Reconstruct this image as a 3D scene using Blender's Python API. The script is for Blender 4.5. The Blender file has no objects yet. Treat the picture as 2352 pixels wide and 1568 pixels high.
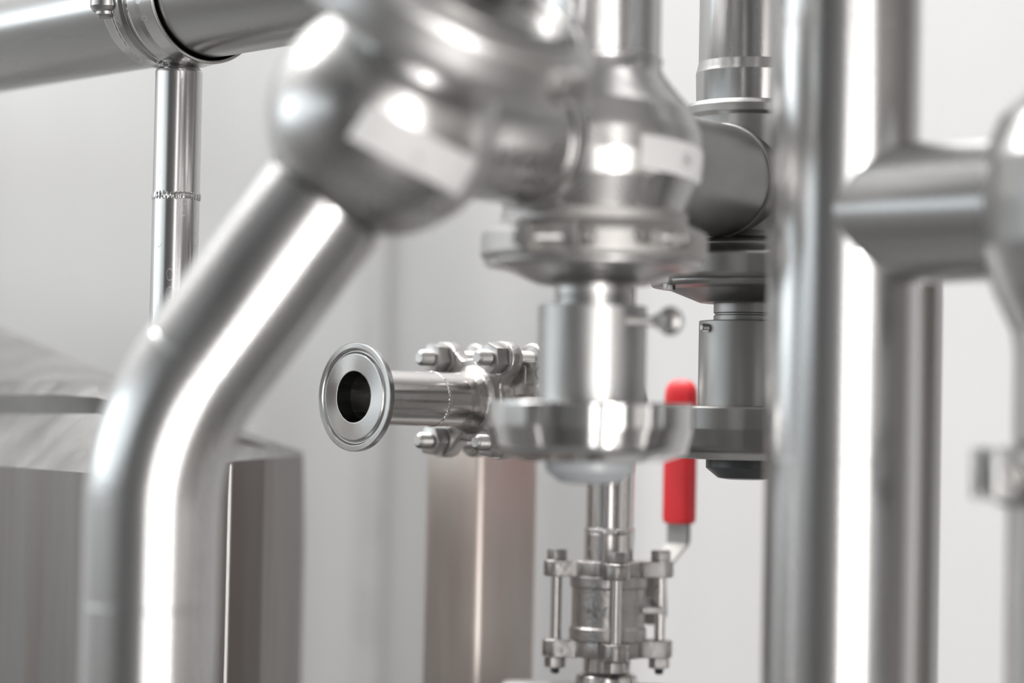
import bpy, bmesh, math, random
from mathutils import Vector as V, Matrix
random.seed(4)
S = bpy.context.scene
PI = math.pi
# ------------------------------------------------------------------ camera
FPX = 85/36*2352
CAM = V((0, 0, 1.75))
PITCH, ROLL = 0.0317, 0.020
_f = V((0, math.cos(PITCH), math.sin(PITCH)))
_u0 = V((0, -math.sin(PITCH), math.cos(PITCH)))
_r = V((1, 0, 0))*math.cos(ROLL) + _u0*math.sin(ROLL)
_u = _u0*math.cos(ROLL) - V((1, 0, 0))*math.sin(ROLL)
cd = bpy.data.cameras.new('camera'); cam = bpy.data.objects.new('camera', cd)
S.collection.objects.link(cam); S.camera = cam
cam.matrix_world = Matrix(((_r.x, _u.x, -_f.x, CAM.x), (_r.y, _u.y, -_f.y, CAM.y), (_r.z, _u.z, -_f.z, CAM.z), (0, 0, 0, 1)))
cd.lens = 85; cd.sensor_width = 36; cd.clip_start = 0.02
cd.dof.use_dof = True; cd.dof.focus_distance = 1.13; cd.dof.aperture_fstop = 3.0
# ------------------------------------------------------------------ view + world + lights
S.view_settings.view_transform = 'Standard'; S.view_settings.look = 'None'
S.view_settings.exposure = 0.0; S.view_settings.gamma = 1.0; S.view_settings.use_curve_mapping = False
W = bpy.data.worlds.new('world'); S.world = W; W.use_nodes = True
W.node_tree.nodes['Background'].inputs[0].default_value = (.75, .8, .85, 1)
W.node_tree.nodes['Background'].inputs[1].default_value = .3
def area(name, loc, target, sx, sy, rad, col):
    l = bpy.data.lights.new(name, 'AREA'); l.shape = 'RECTANGLE'; l.size = sx; l.size_y = sy
    l.energy = rad*PI*sx*sy; l.color = col
    o = bpy.data.objects.new(name, l); S.collection.objects.link(o)
    o.location = loc
    d = V(target)-V(loc)
    o.rotation_euler = d.to_track_quat('-Z', 'Z' if abs(d.normalized().z) < .9 else 'Y').to_euler()
    return o
X0, X1, Y0, Y1, ZC = -2.2, 2.6, -1.9, 1.72, 3.3
WARM, COOL = (1, .97, .95), (.86, .95, 1.0)
WIN = [  # centre, inward normal, width, height, radiance, colour
    ((1.05, Y0, 1.25), (0, 1, 0), .29, 2.3, 38, WARM),
    ((1.72, Y0, 1.25), (0, 1, 0), .42, 2.3, 6, WARM),
    ((.13, Y0, 1.25), (0, 1, 0), .24, 2.3, 8, WARM),
    ((X0, .15, 2.1), (1, 0, 0), .36, 1.9, 1.9, COOL),
    ((X0, 1.05, 2.1), (1, 0, 0), .5, 1.9, 4.5, COOL),
    ((X1, -.5, 1.7), (-1, 0, 0), .5, 1.9, .6, WARM)]
for c_, n_, w_, h_, L_, k_ in WIN:
    p_ = V(c_)+V(n_)*.06
    area('window_light', p_, p_+V(n_), w_, h_, L_, k_)
area('added_fill_light', (-.8, 1.38, ZC-.05), (-.8, 1.38, 0), 2.2, .3, 44, (1, .985, .97))  # unseen lamp added overhead to brighten the back wall
area('added_fill_light', (0, -.9, ZC-.05), (0, -.9, 0), 2.2, .8, .25, (1, .985, .97))  # second unseen overhead lamp, added as weak fill

# ------------------------------------------------------------------ placement helpers
def ray(px, py): return (_f + _r*((px-1176)/FPX) + _u*((784-py)/FPX))
def pt(px, py, Y):
    d = ray(px, py); return CAM + d*(Y/d.y)
def at(px, Y, z):                      # column px at depth Y and height z
    py = 784.0
    for _ in range(6):
        p = pt(px, py, Y); py += (p.z-z)*FPX/Y
    return pt(px, py, Y)
def hz(py, px, Y): return pt(px, py, Y).z
def frame(o, z, xh=None):
    z = V(z).normalized(); xh = V(xh) if xh else (V((1, 0, 0)) if abs(z.x) < .9 else V((0, 1, 0)))
    x = (xh - z*xh.dot(z)).normalized(); y = z.cross(x)
    return Matrix(((x.x, y.x, z.x, o[0]), (x.y, y.y, z.y, o[1]), (x.z, y.z, z.z, o[2]), (0, 0, 0, 1)))
T = Matrix.Translation
def RZ(a): return Matrix.Rotation(a, 4, 'Z')
# ------------------------------------------------------------------ materials
def nodes(name):
    m = bpy.data.materials.new(name); m.use_nodes = True
    nt = m.node_tree; return m, nt, nt.nodes['Principled BSDF']
def steel(name, col=(.60, .595, .59), r0=.2, r1=.32, stretch=(1, 1, 1), scale=60, aniso=0, bump=.0, dirt=.0, warm=0, rings=False):
    m, nt, b = nodes(name); N = nt.nodes; L = nt.links
    tc = N.new('ShaderNodeTexCoord'); mp = N.new('ShaderNodeMapping'); mp.inputs['Scale'].default_value = stretch
    L.new(tc.outputs['Object'], mp.inputs[0])
    n = N.new('ShaderNodeTexNoise'); n.inputs['Scale'].default_value = scale; n.inputs['Detail'].default_value = 6
    L.new(mp.outputs[0], n.inputs['Vector'])
    mr = N.new('ShaderNodeMapRange'); mr.inputs[1].default_value = .3; mr.inputs[2].default_value = .7
    mr.inputs[3].default_value = r0; mr.inputs[4].default_value = r1
    L.new(n.outputs['Fac'], mr.inputs[0]); rout = mr.outputs[0]
    cr = N.new('ShaderNodeMixRGB'); cr.inputs[1].default_value = (*col, 1)
    cr.inputs[2].default_value = (col[0]*(.72+warm*.1), col[1]*.70, col[2]*(.69-warm*.05), 1)
    n2 = N.new('ShaderNodeTexNoise'); n2.inputs['Scale'].default_value = scale*.35; n2.inputs['Detail'].default_value = 4
    L.new(mp.outputs[0], n2.inputs['Vector'])
    m2 = N.new('ShaderNodeMapRange'); m2.inputs[1].default_value = .42; m2.inputs[2].default_value = .75
    m2.inputs[3].default_value = 0; m2.inputs[4].default_value = dirt
    L.new(n2.outputs['Fac'], m2.inputs[0]); L.new(m2.outputs[0], cr.inputs[0])
    if rings:                           # dried water marks: thin pale outlines
        vo = N.new('ShaderNodeTexVoronoi'); vo.inputs['Scale'].default_value = 170
        mv = N.new('ShaderNodeMapping'); mv.inputs['Scale'].default_value = (1, 1, .55)
        L.new(tc.outputs['Object'], mv.inputs[0]); L.new(mv.outputs[0], vo.inputs['Vector'])
        a = N.new('ShaderNodeMath'); a.operation = 'COMPARE'; a.inputs[1].default_value = .30; a.inputs[2].default_value = .03
        L.new(vo.outputs['Distance'], a.inputs[0])
        sp = N.new('ShaderNodeSeparateColor'); L.new(vo.outputs['Color'], sp.inputs[0])
        g = N.new('ShaderNodeMath'); g.operation = 'GREATER_THAN'; g.inputs[1].default_value = .72; L.new(sp.outputs[0], g.inputs[0])
        mu = N.new('ShaderNodeMath'); mu.operation = 'MULTIPLY'; L.new(a.outputs[0], mu.inputs[0]); L.new(g.outputs[0], mu.inputs[1])
        ad = N.new('ShaderNodeMath'); ad.operation = 'MULTIPLY_ADD'; ad.inputs[1].default_value = .16
        L.new(mu.outputs[0], ad.inputs[0]); L.new(rout, ad.inputs[2]); rout = ad.outputs[0]
    L.new(rout, b.inputs['Roughness']); L.new(cr.outputs[0], b.inputs['Base Color'])
    b.inputs['Metallic'].default_value = 1
    if aniso:
        b.inputs['Anisotropic'].default_value = aniso
        t = N.new('ShaderNodeTangent'); t.direction_type = 'RADIAL'; t.axis = 'Z'; L.new(t.outputs[0], b.inputs['Tangent'])
    if bump:
        bu = N.new('ShaderNodeBump'); bu.inputs['Strength'].default_value = bump; bu.inputs['Distance'].default_value = .001
        L.new(n.outputs['Fac'], bu.inputs['Height']); L.new(bu.outputs[0], b.inputs['Normal'])
    return m
def plain(name, col, rough=.5, metal=0, nscale=30, amt=.06):
    m, nt, b = nodes(name); N = nt.nodes; L = nt.links
    tc = N.new('ShaderNodeTexCoord'); n = N.new('ShaderNodeTexNoise'); n.inputs['Scale'].default_value = nscale
    L.new(tc.outputs['Object'], n.inputs['Vector'])
    c = N.new('ShaderNodeMixRGB'); c.inputs[1].default_value = (*col, 1); c.inputs[2].default_value = (*[v*(1-amt*3) for v in col], 1)
    mr = N.new('ShaderNodeMapRange'); mr.inputs[1].default_value = .4; mr.inputs[2].default_value = .9
    L.new(n.outputs['Fac'], mr.inputs[0]); L.new(mr.outputs[0], c.inputs[0]); L.new(c.outputs[0], b.inputs['Base Color'])
    b.inputs['Roughness'].default_value = rough; b.inputs['Metallic'].default_value = metal
    return m
M_pipe = steel('satin_steel_pipe', (.56, .558, .555), .2, .28, (1, 1, .04), 40, dirt=.25)
M_body = steel('satin_steel_body', (.52, .515, .51), .24, .34, scale=30, dirt=.35)
M_cast = steel('cast_steel', (.46, .448, .437), .26, .42, scale=500, bump=.35, dirt=.3, warm=1)
M_turn = steel('turned_steel', (.41, .404, .397), .17, .22, scale=90, aniso=.85)
M_tube = steel('brushed_steel_tube', (.62, .605, .595), .17, .30, (14, 14, .35), 60, dirt=.25, warm=1)
M_rod = steel('smooth_steel_rod', (.66, .64, .625), .2, .26, (1, 1, .1), 60, dirt=.1)
M_soft = steel('soft_satin_steel', (.62, .615, .61), .32, .38, scale=60, dirt=.2)
M_satin = steel('blasted_steel', (.42, .41, .40), .52, .6, scale=60, dirt=.3)
M_cup = steel('polished_steel_cup', (.6, .595, .59), .1, .16, (1, 1, .2), 60, dirt=.2)
M_bolt = steel('bolt_steel', (.43, .42, .41), .32, .42, scale=200, dirt=.25)
M_dull = steel('dull_grey_steel', (.42, .42, .415), .32, .45, (1, 1, .3), 60, dirt=.5)
M_old = steel('handled_steel', (.43, .428, .424), .2, .36, (1, 1, .09), 50, dirt=.75, rings=False)
M_mark = steel('spotted_steel', (.50, .495, .49), .17, .26, (1, 1, .05), 50, dirt=.4, rings=True)
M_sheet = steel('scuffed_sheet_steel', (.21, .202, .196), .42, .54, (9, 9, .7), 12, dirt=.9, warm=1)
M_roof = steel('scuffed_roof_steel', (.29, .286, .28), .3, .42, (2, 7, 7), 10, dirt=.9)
M_post = steel('box_section_steel', (.68, .66, .64), .5, .6, (5, 5, .7), 14, dirt=.8, warm=1)
M_red = plain('red_vinyl', (.66, .022, .03), .42, nscale=60, amt=.04)
M_dark = steel('dark_grey_steel', (.33, .328, .32), .34, .46, (1, 1, .4), 60, dirt=.7)  # one dark tone shared by rear valve, bonnet, port tube and lever
M_plastic = plain('grey_plastic', (.33, .345, .36), .35)
M_darkplastic = plain('dark_plastic', (.08, .085, .09), .3)
M_paper = plain('white_label_paper', (.93, .93, .925), .45, amt=.01)
M_ink = plain('grey_ink', (.12, .12, .12), .5)
M_ink2 = plain('pale_grey_ink', (.6, .6, .6), .5)
M_ink3 = plain('worn_grey_ink', (.45, .45, .45), .5)
M_wall = plain('white_wall_panel', (.49, .496, .50), .5, nscale=2, amt=.015)
M_strip = plain('grey_joint_strip', (.46, .466, .47), .5)
M_room = plain('grey_room_paint', (.24, .239, .238), .6, nscale=1.2, amt=.1)
M_roomw = plain('warm_grey_room_paint', (.20, .187, .178), .6, nscale=1.2, amt=.1)
M_floor = plain('grey_resin_floor', (.20, .20, .20), .35, nscale=3)
M_ceil = plain('ceiling_paint', (.42, .42, .42), .7)
M_black = plain('hole_shade', (.02, .02, .02), .6)  # near-black that paints the shade inside the threaded hole
# ------------------------------------------------------------------ mesh helpers
ROOTM = {}
def finish(bm, ang=32, smooth=True):
    bmesh.ops.recalc_face_normals(bm, faces=bm.faces)
    if smooth:
        for f in bm.faces: f.smooth = True
        for e in bm.edges:
            if len(e.link_faces) == 2 and e.calc_face_angle(0) > math.radians(ang): e.smooth = False
def obj(name, bm, mat, parent=None, M=None, ang=32, **kw):
    """parent given: M is in the thing's own frame; else M is the world matrix"""
    finish(bm, ang)
    me = bpy.data.meshes.new(name); bm.to_mesh(me); bm.free(); me.materials.append(mat)
    o = bpy.data.objects.new(name, me); S.collection.objects.link(o)
    if parent: o.parent = parent
    o.matrix_basis = M if M is not None else Matrix.Identity(4)
    for k, v in kw.items(): o[k] = v
    return o
def thing(name, label, cat, M, group=None):
    o = bpy.data.objects.new(name, None); o.empty_display_size = .02; S.collection.objects.link(o)
    o.matrix_basis = M; o['label'] = label; o['category'] = cat
    if group: o['group'] = group
    return o
def fil(pts, rad, n=5):
    """round the corners of an open (r,z) polyline"""
    out = []
    for i, p in enumerate(pts):
        if i == 0 or i == len(pts)-1: out.append(p[:2]); continue
        r = p[2] if len(p) > 2 else rad
        a, b, c = V(pts[i-1][:2]), V(p[:2]), V(pts[i+1][:2])
        d1, d2 = a-b, c-b; l1, l2 = d1.length, d2.length
        if r <= 0 or l1 < 1e-9 or l2 < 1e-9: out.append(p[:2]); continue
        d1 /= l1; d2 /= l2
        an = math.acos(max(-1, min(1, d1.dot(d2))))
        if an > PI-.03: out.append(p[:2]); continue
        t = min(r/math.tan(an/2), l1*.49, l2*.49)
        s, e = b+d1*t, b+d2*t
        for k in range(n+1):
            w = k/n; q = s*(1-w)**2 + b*2*w*(1-w) + e*w*w
            out.append((q.x, q.y))
    res = [out[0]]
    for a, b in zip(out, out[1:]):      # holding loops beside the rounded corners keep flats flat
        l = math.hypot(b[0]-a[0], b[1]-a[1])
        if l > 1.2:
            h = min(.35, l*.12)/l
            res += [(a[0]+(b[0]-a[0])*h, a[1]+(b[1]-a[1])*h), (b[0]+(a[0]-b[0])*h, b[1]+(a[1]-b[1])*h)]
        res.append(b)
    return res
def lathe(prof, seg=96, bm=None, M=None, closed=False, mm=.001):
    bm = bm or bmesh.new(); M = M or Matrix.Identity(4)
    rows = []
    for r, z in prof:
        if abs(r) < 1e-6: rows.append([bm.verts.new(M @ V((0, 0, z*mm)))])
        else: rows.append([bm.verts.new(M @ V((r*mm*math.cos(2*PI*k/seg), r*mm*math.sin(2*PI*k/seg), z*mm))) for k in range(seg)])
    pairs = list(zip(rows, rows[1:]))
    if closed: pairs.append((rows[-1], rows[0]))
    for a, b in pairs:
        for k in range(seg):
            k2 = (k+1) % seg
            if len(a) == 1 and len(b) == 1: continue
            if len(a) == 1: bm.faces.new((a[0], b[k], b[k2]))
            elif len(b) == 1: bm.faces.new((a[k], a[k2], b[0]))
            else: bm.faces.new((a[k], a[k2], b[k2], b[k]))
    return bm
def path(pts, bend=0, n=16):
    pts = [V(p) for p in pts]; out = [pts[0]]
    for i in range(1, len(pts)-1):
        b = pts[i]; d1 = (pts[i-1]-b).normalized(); d2 = (pts[i+1]-b).normalized()
        an = d1.angle(d2); t = bend/math.tan(an/2)
        s, e = b+d1*t, b+d2*t; c = b+(d1+d2).normalized()*(bend/math.sin(an/2))
        for k in range(n+1):
            w = k/n; v = (s-c).slerp(e-c, w) if False else None
            q1, q2 = s-c, e-c; th = q1.angle(q2)
            v = (q1*math.sin((1-w)*th)+q2*math.sin(w*th))/math.sin(th)
            out.append(c+v)
    out.append(pts[-1]); return out
def sweep(pts, rad, seg=72, bm=None, caps=True):
    """circular tube along pts; rad a number or a list"""
    bm = bm or bmesh.new(); n = len(pts); rows = []
    t0 = (pts[1]-pts[0]).normalized(); x = t0.orthogonal().normalized()
    for i, p in enumerate(pts):
        t = ((pts[min(i+1, n-1)]-pts[i]).normalized() + (pts[i]-pts[max(i-1, 0)]).normalized()).normalized()
        x = (x - t*x.dot(t)).normalized(); y = t.cross(x)
        r = rad if not isinstance(rad, (list, tuple)) else rad[i]
        rows.append([bm.verts.new(p + x*(r*math.cos(2*PI*k/seg)) + y*(r*math.sin(2*PI*k/seg))) for k in range(seg)])
    for a, b in zip(rows, rows[1:]):
        for k in range(seg):
            bm.faces.new((a[k], a[(k+1) % seg], b[(k+1) % seg], b[k]))
    if caps: bm.faces.new(rows[0][::-1]); bm.faces.new(rows[-1])
    return bm
def prism(outline, z0, z1, bm=None, M=None, bev=0, mm=.001):
    b = bmesh.new(); M = M or Matrix.Identity(4)
    lo = [b.verts.new(V((x*mm, y*mm, z0*mm))) for x, y in outline]; hi = [b.verts.new(V((x*mm, y*mm, z1*mm))) for x, y in outline]
    b.faces.new(lo[::-1]); b.faces.new(hi); n = len(lo)
    for i in range(n): b.faces.new((lo[i], lo[(i+1) % n], hi[(i+1) % n], hi[i]))
    bmesh.ops.recalc_face_normals(b, faces=b.faces)
    if bev:
        ee = [e for e in b.edges if len(e.link_faces) == 2 and e.calc_face_angle(0) > math.radians(25)]
        bmesh.ops.bevel(b, geom=ee, offset=bev*mm, segments=2, profile=.6, affect='EDGES', clamp_overlap=True)
    b.transform(M)
    if bm is None: return b
    me = bpy.data.meshes.new('t'); b.to_mesh(me); b.free(); bm.from_mesh(me); bpy.data.meshes.remove(me); return bm
def box(x0, x1, y0, y1, z0, z1, bm=None, M=None, bev=0, mm=.001):
    return prism([(x0, y0), (x1, y0), (x1, y1), (x0, y1)], z0, z1, bm, M, bev, mm)
def hexa(af, z0, z1, bev=.5, bm=None, M=None):
    R = af/math.sqrt(3)
    return prism([(R*math.cos(PI/3*k), R*math.sin(PI/3*k)) for k in range(6)], z0, z1, bm, M, bev)
def thread(r, z0, z1, pitch=1.25, tip=0):
    """profile of a threaded rod from z0 (free, rounded end) to z1"""
    s = 1 if z1 > z0 else -1; L = abs(z1-z0)
    p = [(0, z0), (r*.62, z0), (r*.86, z0+s*r*.22)]; q = r*.3
    while q < L-pitch:
        p += [(r*.84, z0+s*q), (r, z0+s*(q+pitch*.5))]; q += pitch
    p += [(r*.84, z1), (0, z1)]
    return p
def bead(R, r, z=0, amp=.25, n=60, seg=240, w=1.0):
    """weld bead: a ring whose section ripples round the joint (mm)"""
    bm = bmesh.new(); rows = []
    for k in range(seg):
        a = 2*PI*k/seg; rr = r*(1+amp*math.sin(n*a)*(.6+.4*math.sin(3*a+1))); zz = z+r*.25*math.sin(5*a)
        rows.append([bm.verts.new(V(((R+rr*math.cos(t))*math.cos(a), (R+rr*math.cos(t))*math.sin(a), zz+rr*w*math.sin(t)))*.001) for t in [2*PI*j/8 for j in range(8)]])
    for k in range(seg):
        a, b = rows[k], rows[(k+1) % seg]
        for j in range(8): bm.faces.new((a[j], a[(j+1) % 8], b[(j+1) % 8], b[j]))
    return bm
def text(name, s, size, mat, parent, M):
    c = bpy.data.curves.new(name, 'FONT'); c.body = s; c.size = size; c.align_x = 'CENTER'; c.align_y = 'CENTER'; c.extrude = .00005
    o = bpy.data.objects.new(name, c); S.collection.objects.link(o); c.materials.append(mat)
    bpy.context.view_layer.update(); me = bpy.data.meshes.new_from_object(o); bpy.data.objects.remove(o)
    o = bpy.data.objects.new(name, me); S.collection.objects.link(o)
    o.parent = parent; o.matrix_basis = M; return o
# ------------------------------------------------------------------ the room
def slab(name, x0, x1, y0, y1, z0, z1, mat):
    return obj(name, box(x0, x1, y0, y1, z0, z1, mm=1), mat, kind='structure')
slab('floor', X0-.1, X1+.1, Y0-.1, Y1+.1, -.1, 0, M_floor)
slab('ceiling', X0-.1, X1+.1, Y0-.1, Y1+.1, ZC, ZC+.1, M_ceil)
slab('wall_back', X0-.1, X1+.1, Y1, Y1+.1, 0, ZC, M_wall)
slab('wall_left', X0-.1, X0, Y0, Y1, 0, ZC, M_room)
slab('wall_right', X1, X1+.1, Y0, Y1, 0, ZC, M_roomw)
slab('wall_front', X0-.1, X1+.1, Y0-.1, Y0, 0, ZC, M_room)
xs = pt(856, 800, Y1).x
slab('trim_1', xs-.009, xs+.009, Y1-.004, Y1, 0, ZC, M_strip)
def wframe(n, M, w, h):
    bm = bmesh.new()
    for a in ((-w/2-.06, -w/2, -h/2-.06, h/2+.06), (w/2, w/2+.06, -h/2-.06, h/2+.06), (-w/2, w/2, h/2, h/2+.06), (-w/2, w/2, -h/2-.06, -h/2)):
        box(a[0], a[1], a[2], a[3], 0, .06, bm, mm=1)
    obj('window_%d' % n, bm, M_strip, M=M, kind='structure')
for i_, (c_, n_, w_, h_, L_, k_) in enumerate(WIN):
    wframe(i_+1, frame(c_, n_, (n_[1], n_[0], 0)), w_+.02, h_+.02)
# ------------------------------------------------------------------ shared parts
def vpipe(name, label, x, y, z0, z1, R, mat, beads=(), cat='pipe', prof=None):
    """upright pipe standing at x,y"""
    t = thing(name, label, cat, T((x, y, z0)), 'pipes rising from the row of valves')
    pr = prof or [(R*1000, 0), (R*1000, (z1-z0)*1000)]
    obj('tube', lathe(pr), mat, t)
    for zb in beads: obj('weld_bead', bead(R*1000-.35, .9, amp=.18, n=70, w=1.6), mat, t, T((0, 0, zb-z0)))
    return t
def lug_pair(parent, R, az, z, sp=16, mat=None, size=5.5, hgt=9, knob=False, zt=None):
    """two lugs with a bolt through them on the rim of a clamp; az about local z"""
    mat = mat or M_bolt
    M = RZ(az) @ T((R*.001, 0, z*.001))
    for s in (-1, 1):
        obj('clamp_lug', box(-4, size+2, s*sp/2-2.6, s*sp/2+2.6, -hgt/2, hgt/2, bev=1.3), mat, parent, M, ang=40)
    A = M @ T((size*.0004, 0, 0)) @ Matrix.Rotation(-PI/2, 4, 'X')
    b = obj('clamp_bolt', lathe(thread(2.2, -sp/2-7, sp/2+5), 24), M_bolt, parent, A)
    obj('nut', hexa(7, -sp/2-6, -sp/2-2.7, .5), M_bolt, b)
    obj('bolt_head', lathe(fil([(0, sp/2+7), (4, sp/2+7), (4, sp/2+2.7), (0, sp/2+2.7)], 1.2), 32), M_bolt, b)
    return b
def body_r(z):
    P = BODY
    for (r0, z0), (r1, z1) in zip(P, P[1:]):
        if z0 >= z >= z1: return r0+(r1-r0)*((z0-z)/(z0-z1+1e-9))
    return P[-1][0]
BODY = fil([(26.3, 40), (27, 34), (32, 27.5), (39.5, 19), (43.6, 9), (44.5, -2), (43.6, -11, 5), (37.6, -24)], 8, 5)
def lower_parts(t, cup_mat, base_mat, cyl_mat, cone_mat, ring_mat=None):
    ring_mat = ring_mat or cone_mat
    """clamp, cone, neck, cylinder, cup and base hanging below a manifold valve (mm)"""
    obj('clamp_ring', lathe(fil([(37, -27), (40, -30), (46.8, -33), (47.2, -43), (43, -46.5), (38, -47.5), (30, -47.5)], 2.2), 128), ring_mat, t)
    obj('bonnet', lathe(fil([(40, -43.5), (46, -45), (44.5, -47.6), (37, -48.6), (22.5, -54.3), (16, -54.8), (10, -54.8)], 1), 128), cone_mat, t)
    obj('neck', lathe(fil([(10, -54), (15.8, -54), (15.8, -59), (15.2, -59.4), (15.2, -60), (15.8, -60.4), (15.8, -64), (8, -64)], .2), 96), cyl_mat, t)
    obj('cylinder', lathe(fil([(10, -62.8), (22.5, -62.8), (22.5, -103), (10, -103)], .7), 128), cyl_mat, t)
    obj('cup', lathe(fil([(22, -103), (40, -103), (41.6, -102.6, .5), (43, -103.2, .8), (43, -113, 4), (40.5, -123, 5), (31, -126.8, 3), (17, -127.2), (10, -127.2)], 1.5, 8), 128), cup_mat, t)
    obj('base_cap', lathe(fil([(10, -126), (18.2, -126), (18.2, -131), (12.5, -135.6), (8, -136.3), (0, -136.3)], .8), 96), base_mat, t)
# ------------------------------------------------------------------ valve in the middle (second of the row)
P2 = pt(1368, 355, 1.0); Z2 = P2.z
P3 = at(1722, 1.125, Z2)
B1 = pt(885, 272, .905)
v2 = thing('manifold_valve', 'blurred steel valve with rounded body and white sticker, above the shiny round cup', 'valve', T(P2), 'steel valves joined in a row')
obj('valve_body', lathe(BODY+[(37, -27)], 128), M_body, v2)
obj('flange', lathe(fil([(35, -23.6), (38.6, -24.4), (39, -32), (36, -32)], .8), 128), M_satin, v2)
obj('weld_bead', bead(26.4, .8, 39, amp=.1, w=1.5), M_body, v2)
lower_parts(v2, M_cup, M_plastic, M_dull, M_body, M_satin)
lug_pair(v2, 44, math.radians(-90-22), -37.5, 20, size=6.5, hgt=11)
lug_pair(v2, 45, math.radians(-90+33), -36.5, 11, size=4.5, hgt=7)
# thumb screw
A = T(V((9.5, -13.5, -69.5))*.001) @ frame((0, 0, 0), (.86, -.5, 0))
sc = obj('thumb_screw', lathe(thread(2.1, 21, 5), 32), M_bolt, v2, A)
sc2 = obj('collar', lathe(fil([(0, 18), (3, 18), (3.2, 21.5), (1.8, 23), (0, 23)], .6), 32), M_bolt, sc)
obj('knob', lathe([(5.9*math.sin(a), 26.5-6.1*math.cos(a)) for a in [PI*k/16 for k in range(17)]], 48), M_bolt, sc, Matrix.Diagonal((.62, 1, .92, 1)))
# sticker on the body
def sticker_v2():
    bm = bmesh.new(); nu, nv = 24, 8; g = []
    for i in range(nu+1):
        u = i/nu; az = math.radians(22+60*u); row = []
        for j in range(nv+1):
            v = j/nv; z = (4.3-3.0*u)*(1-v) + (-9.3-3.6*u)*v; r = body_r(z)+.25
            row.append(bm.verts.new(V((r*math.sin(az), -r*math.cos(az), z))*.001))
        g.append(row)
    for i in range(nu):
        for j in range(nv): bm.faces.new((g[i][j], g[i][j+1], g[i+1][j+1], g[i+1][j]))
    bmesh.ops.solidify(bm, geom=bm.faces[:], thickness=.00012)
    return bm
s2 = obj('sticker', sticker_v2(), M_paper, v2, label='white sticker with a small dark mark')
az = math.radians(54)
nrm = V((math.sin(az), -math.cos(az), -.08)).normalized()
MM = frame(V(((body_r(-4.5)+.55)*math.sin(az), -(body_r(-4.5)+.55)*math.cos(az), -4.5))*.001, nrm, V((math.cos(az), math.sin(az), 0)))
text('printed_mark', 'N', .0042, M_ink, s2, MM)
obj('printed_ring', lathe([(3.0, 0), (3.6, 0), (3.6, .06), (3.0, .06)], 40, closed=True), M_ink2, s2, MM)
# ports between valves
def port(parent, Pp, a, b, R, mat, bd=None, name='port_tube'):
    d = (b-a); L = d.length*1000
    M = T(-Pp) @ frame(a, d)
    o = obj(name, lathe([(R, 0), (R, L)], 96), mat, parent, M)
    for s in (bd or []): obj('weld_bead', bead(R-.4, .9, s, amp=.12, n=70, w=1.6), mat, o)
    return o
d23 = (P3-P2).normalized()
port(v2, P2, P2+d23*.02, P3+d23*-.012, 25.5, M_dark)
# riser above the middle valve
vpipe('riser_pipe', 'blurred upright steel pipe rising from top of middle valve', P2.x, P2.y, Z2+.0385, ZC, .0262, M_pipe, cat='pipe')
# ------------------------------------------------------------------ third valve, further back
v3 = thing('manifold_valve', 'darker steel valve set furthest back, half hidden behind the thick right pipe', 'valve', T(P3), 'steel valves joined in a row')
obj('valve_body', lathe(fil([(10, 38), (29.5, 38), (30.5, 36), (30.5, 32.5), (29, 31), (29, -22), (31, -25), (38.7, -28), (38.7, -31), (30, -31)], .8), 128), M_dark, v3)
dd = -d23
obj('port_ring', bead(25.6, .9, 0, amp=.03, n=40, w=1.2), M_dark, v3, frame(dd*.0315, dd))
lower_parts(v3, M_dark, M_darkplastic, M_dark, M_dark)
obj('set_screw', lathe(thread(1.9, 26, 18, .8), 24), M_bolt, v3, T((0, 0, -.0665)) @ frame((0, 0, 0), (-.86, -.5, 0)))
obj('bolt', hexa(5, 0, 4, .4), M_bolt, v3, T(V((-38, -20, -50))*.001))
bm = box(-6, 6, -5, 5, -3, 3, bev=1); obj('clamp_lug', bm, M_bolt, v3, T(V((-36, -19, -44))*.001) @ RZ(.5))
vpipe('riser_pipe', 'shiny upright steel pipe with stepped sleeve, between the middle valve and thick right pipe', P3.x, P3.y, Z2+.0385, ZC, .0255, M_old,
      prof=fil([(25.6, 0), (26, 14), (25.6, 15.5), (24.8, 19), (24.8, 900), (24.8, (ZC-Z2-.0385)*1000)], .6))
# end elbow: leaves valve 3 and drops behind the thick pipe
P4 = at(2046, 1.215, Z2)
dr = (P4-P3).normalized()
t = thing('drop_pipe', 'upright steel pipe just behind the thick right pipe, only its right side showing', 'pipe', T((P4.x, P4.y, 0)))
pp = path([P3+dr*.03-V((P4.x, P4.y, 0)), P4-V((P4.x, P4.y, 0)), V((0, 0, 0))], .045, 14)
obj('tube', sweep(pp, .0268), M_old, t)
# ------------------------------------------------------------------ first valve (large, upper left)
A1 = (_r*.47+_u*.883)*math.cos(.33) - _f*math.sin(.33)
F1 = frame(B1, A1, _r*.843-_u*.47)      # local x runs right-down in the view, -y away / +y towards: z along the bonnet
v1 = thing('manifold_valve', 'large blurred steel valve with ball-shaped body and slanted white sticker, upper left centre', 'valve', F1, 'steel valves joined in a row')
ball = [(44.4*math.sin(a), -44.4*math.cos(a)) for a in [math.radians(d) for d in range(0, 132, 3)]]
obj('valve_body', lathe(fil(ball+[(34, 32), (37, 36), (37, 42)], 1.5, 3), 144), M_body, v1)
obj('clamp_ring', lathe(fil([(36, 37), (50, 35.5, 3), (60.5, 38.5, 14), (60.5, 56, 9), (56, 59.5, 3), (52, 59.5), (51.5, 55), (48, 54.5), (40, 54)], 1.8), 144), M_soft, v1)
obj('bonnet', lathe(fil([(50, 52), (49.5, 61), (45.5, 61.5), (44.5, 54), (41, 53), (26, 61), (10, 62)], 1.3), 128), M_dark, v1)
obj('neck', lathe(fil([(10, 59), (20, 60), (24.5, 66), (24.5, 84), (20, 88), (20, 140), (5, 140)], 3), 96), M_body, v1)
cdir = F1.inverted().to_3x3() @ (-_f)
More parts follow.
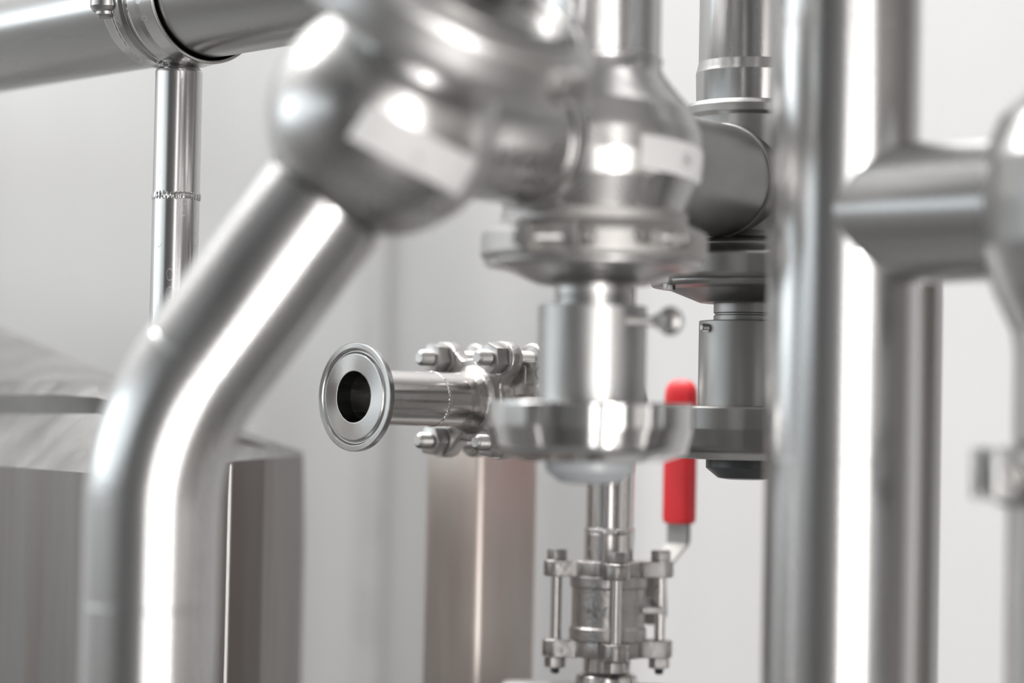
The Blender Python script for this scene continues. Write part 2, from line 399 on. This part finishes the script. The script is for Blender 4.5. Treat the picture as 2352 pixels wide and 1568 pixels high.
azc = math.atan2(cdir.y, cdir.x); sgn = 1 if (F1.to_3x3() @ V((math.cos(azc+.3), math.sin(azc+.3), 0))).dot(_r) > 0 else -1
lug_pair(v1, 56, azc+sgn*math.radians(68), 49, 12, size=7, hgt=11)
lug_pair(v1, 56, azc-sgn*math.radians(42), 50, 15, size=9, hgt=14)
# its sticker follows the ball
def onball(px, py, off=.0003):
    d = ray(px, py).normalized(); oc = CAM-B1; b = d.dot(oc); c = oc.dot(oc)-(.0444+off)**2
    return CAM+d*(-b-math.sqrt(max(b*b-c, 0)))
def sticker_v1():
    bm = bmesh.new(); n, m = 20, 8; Fi = F1.inverted(); q = [V((848, 238)), V((1098, 368)), V((1052, 450)), V((797, 315))]; g = []
    for i in range(n+1):
        row = []
        for j in range(m+1):
            u, v = i/n, j/m; p = (q[0]*(1-u)+q[1]*u)*(1-v)+(q[3]*(1-u)+q[2]*u)*v
            row.append(bm.verts.new(Fi @ onball(p.x, p.y)))
        g.append(row)
    for i in range(n):
        for j in range(m): bm.faces.new((g[i][j], g[i][j+1], g[i+1][j+1], g[i+1][j]))
    bmesh.ops.solidify(bm, geom=bm.faces[:], thickness=.00012)
    return bm
s1 = obj('sticker', sticker_v1(), M_paper, v1, label='white sticker with a faint grey mark')
q = onball(960, 365, .0006); nn = (q-B1).normalized()
text('printed_mark', 'N', .0042, M_ink3, s1, F1.inverted() @ frame(q, nn, _r*.84-_u*.47))
# port from first to second valve
d12 = (P2-B1); d12n = d12.normalized()
pM = F1.inverted() @ frame(B1+d12n*.02, d12n)
L = (d12.length-.045)*1000
po = obj('port_tube', lathe([(25.5, 0), (25.5, L)], 96), M_body, v1, pM)
obj('joint_ring', lathe(fil([(25, L-21), (27.2, L-20.5), (27.2, L-16), (25, L-15.5)], .8), 96), M_body, po)
# ------------------------------------------------------------------ bent pipe, lower left foreground
Kc = pt(356, 985, .915)
base = V((Kc.x, Kc.y, 0))
t = thing('bent_pipe', 'thick bent steel pipe running down from the ball-shaped valve along the left', 'pipe', T(base))
st = B1+(Kc-B1).normalized()*.038
pp = path([st-base, Kc-base, V((0, 0, 0))], .095, 24)
obj('tube', sweep(pp, .0259, 96), M_pipe, t)
dk = (B1-Kc).normalized(); tl = .095*math.tan(((B1-Kc).angle(V((0, 0, 1))))/2)
for P, D in ((Kc+dk*tl, dk), (V((Kc.x, Kc.y, hz(1392, 345, .915))), V((0, 0, 1))), (Kc-V((0, 0, tl*.75)), V((0, 0, 1)))):
    obj('weld_bead', bead(25.6, .4, 0, amp=.1, n=80, w=3), M_pipe, t, T(-base) @ frame(P, D))
# ------------------------------------------------------------------ thick pipe on the right with a side branch
PA = pt(1938, 490, .957); base = V((PA.x, PA.y, 0))
ta = thing('header_pipe', 'thickest upright steel pipe at right with a side branch', 'pipe', T(base))
obj('tube', lathe([(29.6, 0), (29.6, ZC*1000)], 112), M_pipe, ta)
zA = pt(1938, 497, .957).z
P0 = at(2508, .895, zA+.001)
db = (P0-V((PA.x, PA.y, zA))); br = obj('branch', lathe([(27.6, 6), (27.6, db.length*1000-30)], 96), M_pipe, ta, T(V((0, 0, zA))) @ frame((0, 0, 0), db))
obj('weld_bead', bead(29.3, .5, 0, amp=.1, n=80, w=2), M_pipe, ta, T((0, 0, hz(1058, 1930, .957))))
obj('weld_bead', bead(29.3, .45, 0, amp=.1, n=80, w=2), M_pipe, ta, T((0, 0, hz(70, 1945, .957))))
# valve at the right edge of the frame
pm = 6.205
v0 = thing('angle_valve', 'blurred rounded steel valve cut off by the right edge of the frame', 'valve', T(P0))
def e(y): return (452-y)/pm
obj('valve_body', lathe(fil([(0, e(160)), (20, e(170)), (34, e(250)), (40.5, e(350), 8), (41.6, e(450), 10), (40.5, e(550), 8), (36, e(650), 6), (28.5, e(750), 5), (27.4, e(800)), (27.4, e(1020)), (10, e(1020))], 4, 6), 128), M_dull, v0)
obj('clamp_ring', lathe(fil([(20, e(1012)), (34, e(1016)), (38.5, e(1030), 3), (38.5, e(1110), 3), (33, e(1150)), (20, e(1158))], 2), 128), M_dull, v0)
lug_pair(v0, 37, math.radians(-158), e(1075), 12, size=7, hgt=19, mat=M_dull)
obj('outlet_tube', lathe([(29.5, e(1150)), (29.5, -(P0.z)*1000)], 96), M_dull, v0)
# ------------------------------------------------------------------ overhead pipe and its support post
Yp = 1.14
al = math.radians(47)
D = V((math.cos(al), -math.sin(al), 0)); Pb = pt(412, 142, Yp)
OC = V((Pb.x, Pb.y, Pb.z+.0301))
ends = [OC-D*((Y1-OC.y)/math.sin(al)-.0), OC+D*.185, V((OC.x+D.x*.185, OC.y+D.y*.185, ZC))]
OM = frame(OC, D); OI = OM.inverted()
t = thing('overhead_pipe', 'thick horizontal steel pipe crossing the top left corner', 'pipe', OM)
obj('tube', sweep([OI @ p for p in path(ends, .055, 14)], .0300, 96), M_old, t)
ts = thing('pipe_support', 'slim upright steel post whose ring collar carries the overhead pipe', 'pipe support', T((Pb.x, Pb.y, 0)))
SM = T(V((0, 0, OC.z))) @ frame((0, 0, 0), D)
sleeve = obj('collar', lathe(fil([(30.3, -21), (31.2, -21), (31.3, -13), (33.8, -9, 2.5), (33.4, -4, 2), (31.9, -2, 1), (33.8, 4, 2.5), (33.4, 9, 1), (33.0, 12, .1), (33.0, 22), (31.3, 22.2), (31.3, 8), (30.3, 6)], .5, 5), 160), M_mark, ts, SM)
obj('weld_bead', bead(31.1, 1.0, -12.5, amp=.3, n=50, w=1.3), M_mark, sleeve)
zt = hz(160, 409, Yp)
post = obj('post', lathe(fil([(7.5, zt*1000+6), (8.6, zt*1000+1.6), (11.1, zt*1000-.5, 3), (11.1, zt*1000-200), (11.1, 0)], 1), 96), M_mark, ts)
obj('weld_bead', bead(8.6, 1.1, 0, amp=.25, n=26, w=1), M_mark, ts, T((0, 0, zt+.0022)))
obj('weld_bead', bead(10.8, .7, 0, amp=.35, n=34, w=2.6), M_mark, ts, T((0, 0, hz(452, 402, Yp))))
# capped bolt hanging in front of the pipe
Yb = 1.14+.036*1.07-.034/.68
pb = pt(243, 28, Yb)
cb = obj('cap_nut', lathe(fil([(0, 0), (6.0, 0, 1.4), (7.4, 2.4, .8), (7.4, 40), (0, 40)], .6), 64), M_old, ts, T(pb-V((Pb.x, Pb.y, 0))))
obj('stud', lathe(fil([(0, -2.8), (3.4, -2.8), (4.6, -1.4), (4.8, 1), (0, 1)], .5), 40), M_bolt, cb)
ex = pb+V((0, 0, .012)); tgt = OC-D*.006+V((0, 0, .0))
obj('bracket', sweep([V((0, 0, .034)), T(-pb) @ (OC-D*.008+V((0, -.02, .022)))], .004, 24), M_old, cb)
# ------------------------------------------------------------------ ball valve with open ferrule
AX = V((math.cos(math.radians(45)), math.sin(math.radians(45)), 0)); HX = V((AX.y, -AX.x, 0))
FO = pt(812, 911, 1.125)
FM = frame(FO, AX, HX)                  # z into the valve, x right and nearer, y down
vf = thing('ball_valve', 'sharp steel ball valve with open round ferrule facing left and four bolts', 'valve', FM)
fer = obj('ferrule', lathe(fil([(11.9, 9, 0), (11.9, 0, .25), (20.2, 0, .3), (20.9, 1.5, .5), (21.9, 1.5, .5), (22.6, 0, .3), (25.4, 0, .35), (25.4, 3.0, .35), (18, 5.6, 1), (13.2, 6.4, 1), (13.1, 9, 0)], .3, 4), 192, closed=False), M_turn, vf, label='polished ferrule face', ang=25)
obj('inlet_tube', lathe([(11.9, 76), (11.9, 8.5), (13.05, 8.5), (13.05, 76)], 128, closed=True), M_tube, vf)
rg = [(11.9, 34)]
for k in range(7): rg += [(11.3-k*1.1, 34+k*3.2), (11.3-k*1.1, 36+k*3.2)]
obj('ball_seat', lathe(rg+[(0, 58)], 96), M_dull, vf)
obj('weld_bead', bead(12.85, .6, 7.6, amp=.2, n=60, w=1.4), M_tube, vf)
obj('weld_bead', bead(12.9, .5, 50, amp=.35, n=44, w=2.2), M_tube, vf)
def plate(L, lr, R0, z0, z1, n=240, bev=1.0):
    o = []
    for k in range(n):
        a = 2*PI*k/n; d = abs(((a-PI/4+PI/4) % (PI/2))-PI/4)
        if math.sin(d) < 1e-6: ex_ = L+lr
        else:
            ex_ = lr/math.sin(d)
            if lr/math.tan(d) > L:
                s = lr*lr-(L*math.sin(d))**2; ex_ = L*math.cos(d)+math.sqrt(s) if s > 0 else 0
        w = 14.0; r = (R0**w+ex_**w)**(1/w)
        o.append((r*math.cos(a), r*math.sin(a)))
    b = bmesh.new()
    def ring(s, z): return [b.verts.new(V((x*.001 - (x/math.hypot(x, y))*s*.001, y*.001-(y/math.hypot(x, y))*s*.001, z*.001))) for x, y in o]
    rows = [ring(bev, z0), ring(bev*.3, z0+bev*.3), ring(0, z0+bev), ring(0, z1-bev), ring(bev*.3, z1-bev*.3), ring(bev, z1)]
    for a, c in zip(rows, rows[1:]):
        for k in range(n): b.faces.new((a[k], a[(k+1) % n], c[(k+1) % n], c[k]))
    b.faces.new(rows[0][::-1]); b.faces.new(rows[-1])
    return b
LG = 28.6
f1 = obj('end_cap', plate(LG, 8.2, 20.5, 76, 83.5, bev=1.3), M_cast, vf, ang=50)
obj('hub', lathe(fil([(13, 63), (13.3, 69, 6), (14.6, 74.2, 2.5), (17, 76.2, .8), (17.5, 77.5)], 3, 8), 128), M_cast, f1)
obj('end_cap', plate(LG, 8.0, 20, 96, 103, bev=1.2), M_cast, vf, ang=50)
obj('valve_body', lathe(fil([(10, 82), (20.5, 82), (20.5, 86), (19, 87), (19, 93), (20.5, 94), (20.5, 97), (10, 97)], .5), 96), M_cast, vf)
obj('stem_pad', box(16, 27, -17, -3, 86, 94.5, box(12, 22, -6, 22, 86.5, 93.5, bev=.8), bev=.8), M_cast, vf, ang=50)
ph = obj('threaded_block', box(-5.5, 5.5, -5.5, 5.5, -4.5, 4.5, bev=.7), M_cast, vf, T(V((26.5, -13.5, 91))*.001), ang=50)
obj('threaded_hole', lathe([(3.2, .1), (2.3, .2), (2.2, -1), (0, -1.2)], 32), M_black, ph, frame(V((5.45, 0, 0))*.001, (1, 0, 0)))
obj('outlet_tube', lathe([(13, 103), (13, 190)], 64), M_tube, vf)
for sx in (-1, 1):
    for sy in (-1, 1):
        c = T(V((sx*LG*.7071, sy*LG*.7071, 0))*.001)
        bo = obj('bolt', lathe(thread(3.9, 59.5, 108, 1.25), 40), M_bolt, vf, c)
        obj('nut', hexa(13.4, 67.2, 74.6, .8, M=RZ(random.random())), M_bolt, bo, ang=40)
        obj('washer', lathe(fil([(4, 74.6), (8.2, 74.6), (8.2, 76.1), (4, 76.1)], .3), 48), M_bolt, bo)
# ------------------------------------------------------------------ lever valve with the red grip
Yg = 1.22; pg = 4.552
GP = pt(1397, 1395, Yg)
def gz(y): return (1395-y)/pg
tg = thing('lever_valve', 'steel ball valve with red-gripped upright lever and long bolts, below the round cup', 'valve', T(GP))
GR = RZ(math.radians(-39))
obj('end_cap', plate(26.4, 6.6, 17.5, gz(1324), gz(1287), bev=.8), M_cast, tg, GR, ang=50)
obj('end_cap', plate(26.4, 6.6, 17.5, gz(1507), gz(1467), bev=.8), M_cast, tg, GR, ang=50)
gb = obj('valve_body', lathe(fil([(8, gz(1322)), (19.4, gz(1322)), (19.4, gz(1345)), (18.4, gz(1350)), (18.4, gz(1436)), (19.4, gz(1441)), (19.4, gz(1468)), (8, gz(1468))], .5), 96), M_cast, tg)
for k, (dz, w, h) in enumerate(((1, 3, 5), (0, 2.4, 7), (2, 3.4, 4), (-1, 3, 5), (1, 2, 6))):
    a = math.radians(-90-38+k*11)
    obj('cast_mark', box(-w/2, w/2, -.4, .5, -h/2, h/2, bev=.3), M_dull, gb, T(V((18.6*math.cos(a), 18.6*math.sin(a), dz))*.001) @ RZ(a+PI/2) @ Matrix.Rotation((k-2)*.4, 4, 'Y'))
for k in range(4):
    a = math.radians(6+90*k); c = T(V((26.4*math.cos(a), 26.4*math.sin(a), 0))*.001)
    bo = obj('bolt', lathe([(2.75, gz(1535)+2), (2.75, gz(1287))], 32), M_rod, tg, c)
    obj('bolt_head', hexa(9.2, gz(1287), gz(1262), .5, M=RZ(.25)), M_bolt, bo, ang=40)
    obj('nut', hexa(9.4, gz(1532), gz(1507), .6, M=RZ(.1)), M_bolt, bo, ang=40)
    obj('thread_end', lathe(thread(2.5, gz(1546), gz(1530), .9), 24), M_darkplastic, bo)
obj('stop_tab', box(15, 27, -6.5, -3.2, -2.2, 1.2, bev=.5), M_bolt, tg)
sa = math.radians(51); SD = V((math.cos(sa), math.sin(sa), 0)); LM = frame((0, 0, 0), (0, 0, 1), SD)   # x outward, y along plate width
def lz(y): return (1381-y)/4.41
st = obj('stem', lathe(fil([(4.6, 17), (4.6, 30), (3.4, 31), (3.4, 45), (0, 46)], .5), 40), M_bolt, tg, frame((0, 0, 0), SD))
obj('nut', hexa(9, 39.5, 44, .5), M_bolt, st, ang=40)
bm = bmesh.new()
cl = [(38, lz(1428), 5), (38, lz(1405), 9), (38, lz(1330), 8), (38.5, lz(1308), 8), (59.5, lz(1250), 7), (60.5, lz(1240), 7), (60.5, lz(1180), 7)]
rows = []
for i, (s, z, w) in enumerate(cl):
    rows.append([bm.verts.new(V((s+a, b, z))*.001) for a, b in ((-1.3, -w), (1.3, -w), (1.3, w), (-1.3, w))])
for a, b in zip(rows, rows[1:]):
    for k in range(4): bm.faces.new((a[k], a[(k+1) % 4], b[(k+1) % 4], b[k]))
bm.faces.new(rows[0][::-1]); bm.faces.new(rows[-1])
bmesh.ops.bevel(bm, geom=bm.edges[:], offset=.0006, segments=2, affect='EDGES')
lev = obj('lever', bm, M_dark, tg, LM)
# grip: flattened capsule sleeve
bm = bmesh.new(); rows = []; z0, z1 = lz(1200), lz(868)
prof = [(0.0, .84), (.8, .95), (2.5, 1), (z1-z0-9, 1), (z1-z0-5, .93), (z1-z0-2.2, .74), (z1-z0-.6, .48), (z1-z0, .2)]
for dz, s in prof:
    row = []
    for k in range(40):
        a = 2*PI*k/40; ca, sb = math.cos(a), math.sin(a)
        x = 4.0*abs(ca)**.7*(1 if ca > 0 else -1)*min(1, s+.15); y = 9.6*s*abs(sb)**.55*(1 if sb > 0 else -1)
        row.append(bm.verts.new(V((60.6+x, y, z0+dz))*.001))
    rows.append(row)
for a, b in zip(rows, rows[1:]):
    for k in range(40): bm.faces.new((a[k], a[(k+1) % 40], b[(k+1) % 40], b[k]))
bm.faces.new(rows[0][::-1]); bm.faces.new(rows[-1])
obj('grip', bm, M_red, lev, label='red vinyl grip', ang=60)
# pipe above and below the lever valve, header under it
ztop = at(1425, Yg, Z2-.03).z
GP2 = GP
zc = gz(1287)/1000
tu = thing('small_pipe', 'narrow upright steel pipe with two bright streaks, between round cup and lever valve', 'pipe', T((GP.x, GP.y, GP.z+zc)))
obj('tube', lathe(fil([(12.6, 0), (12.6, 13), (12.0, 16.5), (12.0, (ztop-GP.z-zc)*1000), (0, (ztop-GP.z-zc)*1000)], 1.2), 80), M_tube, tu)
obj('weld_bead', bead(12.2, .6, 15, amp=.2, n=50, w=2), M_tube, tu)
Hz = hz(1545, 1200, 1.25)-.022
lowx = GP.x; 
ts2 = thing('small_pipe', 'short narrow steel pipe under the lever valve at the bottom edge', 'pipe', T((GP.x, GP.y, Hz)))
obj('tube', lathe(fil([(12.0, 10), (12.0, (GP.z+gz(1505)*.001-Hz)*1000)], 0), 80), M_tube, ts2)
obj('collar', lathe(fil([(12, 27), (15.5, 25), (16, 20), (10, 18)], 1), 64), M_tube, ts2)
hd = V((1, -.12, 0)).normalized()
th = thing('low_pipe', 'dark horizontal steel pipe just entering the bottom edge under the lever valve', 'pipe', T((GP.x, GP.y, Hz)))
obj('tube', sweep([-hd*.052+V((0, .0, 0)), -hd*.0505, hd*.10], [.018, .0215, .0215], 64), M_dull, th)
obj('end_cap', lathe(fil([(0, 10), (12, 8), (21.3, 0), (21.3, -2)], 4), 64), M_dull, th, frame(-hd*.052, -hd))
obj('leg', lathe([(12, -Hz*1000), (12, -18)], 48), M_dull, th)
# ------------------------------------------------------------------ square post behind
Yq = 1.29; PQ = pt(1103, 1300, Yq)
ztp = hz(1030, 1103, Yq)
tq = thing('square_post', 'square steel post seen corner-on beneath the ferrule valve', 'post', T((PQ.x, PQ.y, 0)))
b = box(-22, 22, -22, 22, 0, ztp*1000, mm=.001)
ee = [e_ for e_ in b.edges if abs((e_.verts[0].co-e_.verts[1].co).z) > .1]
bmesh.ops.bevel(b, geom=ee, offset=.0045, segments=6, profile=.5, affect='EDGES')
obj('column', b, M_post, tq, RZ(math.radians(43)))
obj('top_plate', box(-22, 22, -22, 22, 0, 4, bev=1), M_post, tq, T((0, 0, ztp)) @ RZ(math.radians(43)))
# saddle strap joining the post to the valve's outlet
so = FO+AX*.165
obj('bracket', sweep([V((0, 0, ztp+.003)), V((so.x-PQ.x, so.y-PQ.y, so.z-.008))], .006, 24), M_post, tq)
# ------------------------------------------------------------------ machine housing, lower left
cols = [(x_, y_*.97+.005) for x_, y_ in [(-420, 1.47), (-200, 1.36), (0, 1.265), (130, 1.205), (225, 1.172), (262, 1.17), (300, 1.175), (400, 1.20), (500, 1.232), (521, 1.24), (526, 1.244), (570, 1.258), (608, 1.272), (615, 1.278), (622, 1.287), (660, 1.33), (697, 1.38)]]
def eave_y(x):
    P = [(-420, 1050), (0, 1070), (225, 1088), (262, 1088), (521, 1060), (697, 1045)]
    for (a, ya), (b_, yb) in zip(P, P[1:]):
        if a <= x <= b_: return ya+(yb-ya)*(x-a)/(b_-a)
def hip(x): return 752+(x/697)*(1043-752)
bm = bmesh.new(); R_ = []
anchor = pt(262, 1088, 1.14); anchor.z = 0
for x, Y in cols:
    h = hip(x); ev = eave_y(x); h = min(h, ev-1.5)
    w = min(1, max(0, (697-x)/500))
    ys = [ev, ev-3, max(h+(ev-h)*.5, 946) if x < 470 else h+(ev-h)*.45, 0, 0, h]
    f1y = max(944, h+(ev-h)*.40); f2y = max(868, h+(ev-h)*.15)
    mid = (f1y+f2y)/2
    row = [pt(x, ev, Y), pt(x, ev-4, Y+.004), pt(x, f1y+6, Y+.052*w+.006), pt(x, f1y-4, Y+.050*w+.007), pt(x, mid, Y+.046*w+.008), pt(x, f2y+5, Y+.056*w+.012), pt(x, f2y-6, Y+.072*w+.016), pt(x, h, Y+.16*w+.02)]
    lowp = V((row[0].x, row[0].y, .02))
    back = V((row[-1].x, min(row[-1].y+.02, 1.66), row[-1].z-.05)); backl = V((back.x, back.y, .02))
    R_.append([bm.verts.new(p-anchor) for p in [lowp]+row+[back, backl]])
for a, b_ in zip(R_, R_[1:]):
    for k in range(len(a)-1): bm.faces.new((a[k], b_[k], b_[k+1], a[k+1]))
bm.faces.new(R_[0]); bm.faces.new(R_[-1][::-1])
mh = thing('machine_housing', 'scuffed steel machine housing with sloping folded top, behind the bent pipe', 'machine housing', T(anchor))
# split walls from the top
top = bmesh.new(); wl = bm
me = bpy.data.meshes.new('tmp'); bm.to_mesh(me); top.from_mesh(me); bpy.data.meshes.remove(me)
def isroof(f): return len(f.verts) == 4 and all(v.co.z > 1.6 for v in f.verts) and abs(f.normal.z) > .02 and f.calc_center_median().z > 1.2
top.faces.ensure_lookup_table(); wl.faces.ensure_lookup_table()
nk = len(R_[0])-1; roofi = {i for i in range((len(R_)-1)*nk) if 1 <= i % nk <= 7}
bmesh.ops.delete(top, geom=[f for i, f in enumerate(top.faces) if i not in roofi], context='FACES')
bmesh.ops.delete(wl, geom=[f for i, f in enumerate(wl.faces) if i in roofi], context='FACES')
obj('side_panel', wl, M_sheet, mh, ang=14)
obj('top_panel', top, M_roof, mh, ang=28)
sp = pt(523, 1300, 1.206)-anchor
obj('panel_seam', sweep([V((sp.x, sp.y, anchor.z+.03)), V((sp.x, sp.y, pt(523, 1066, 1.207).z))], .0011, 10), M_dull, mh)
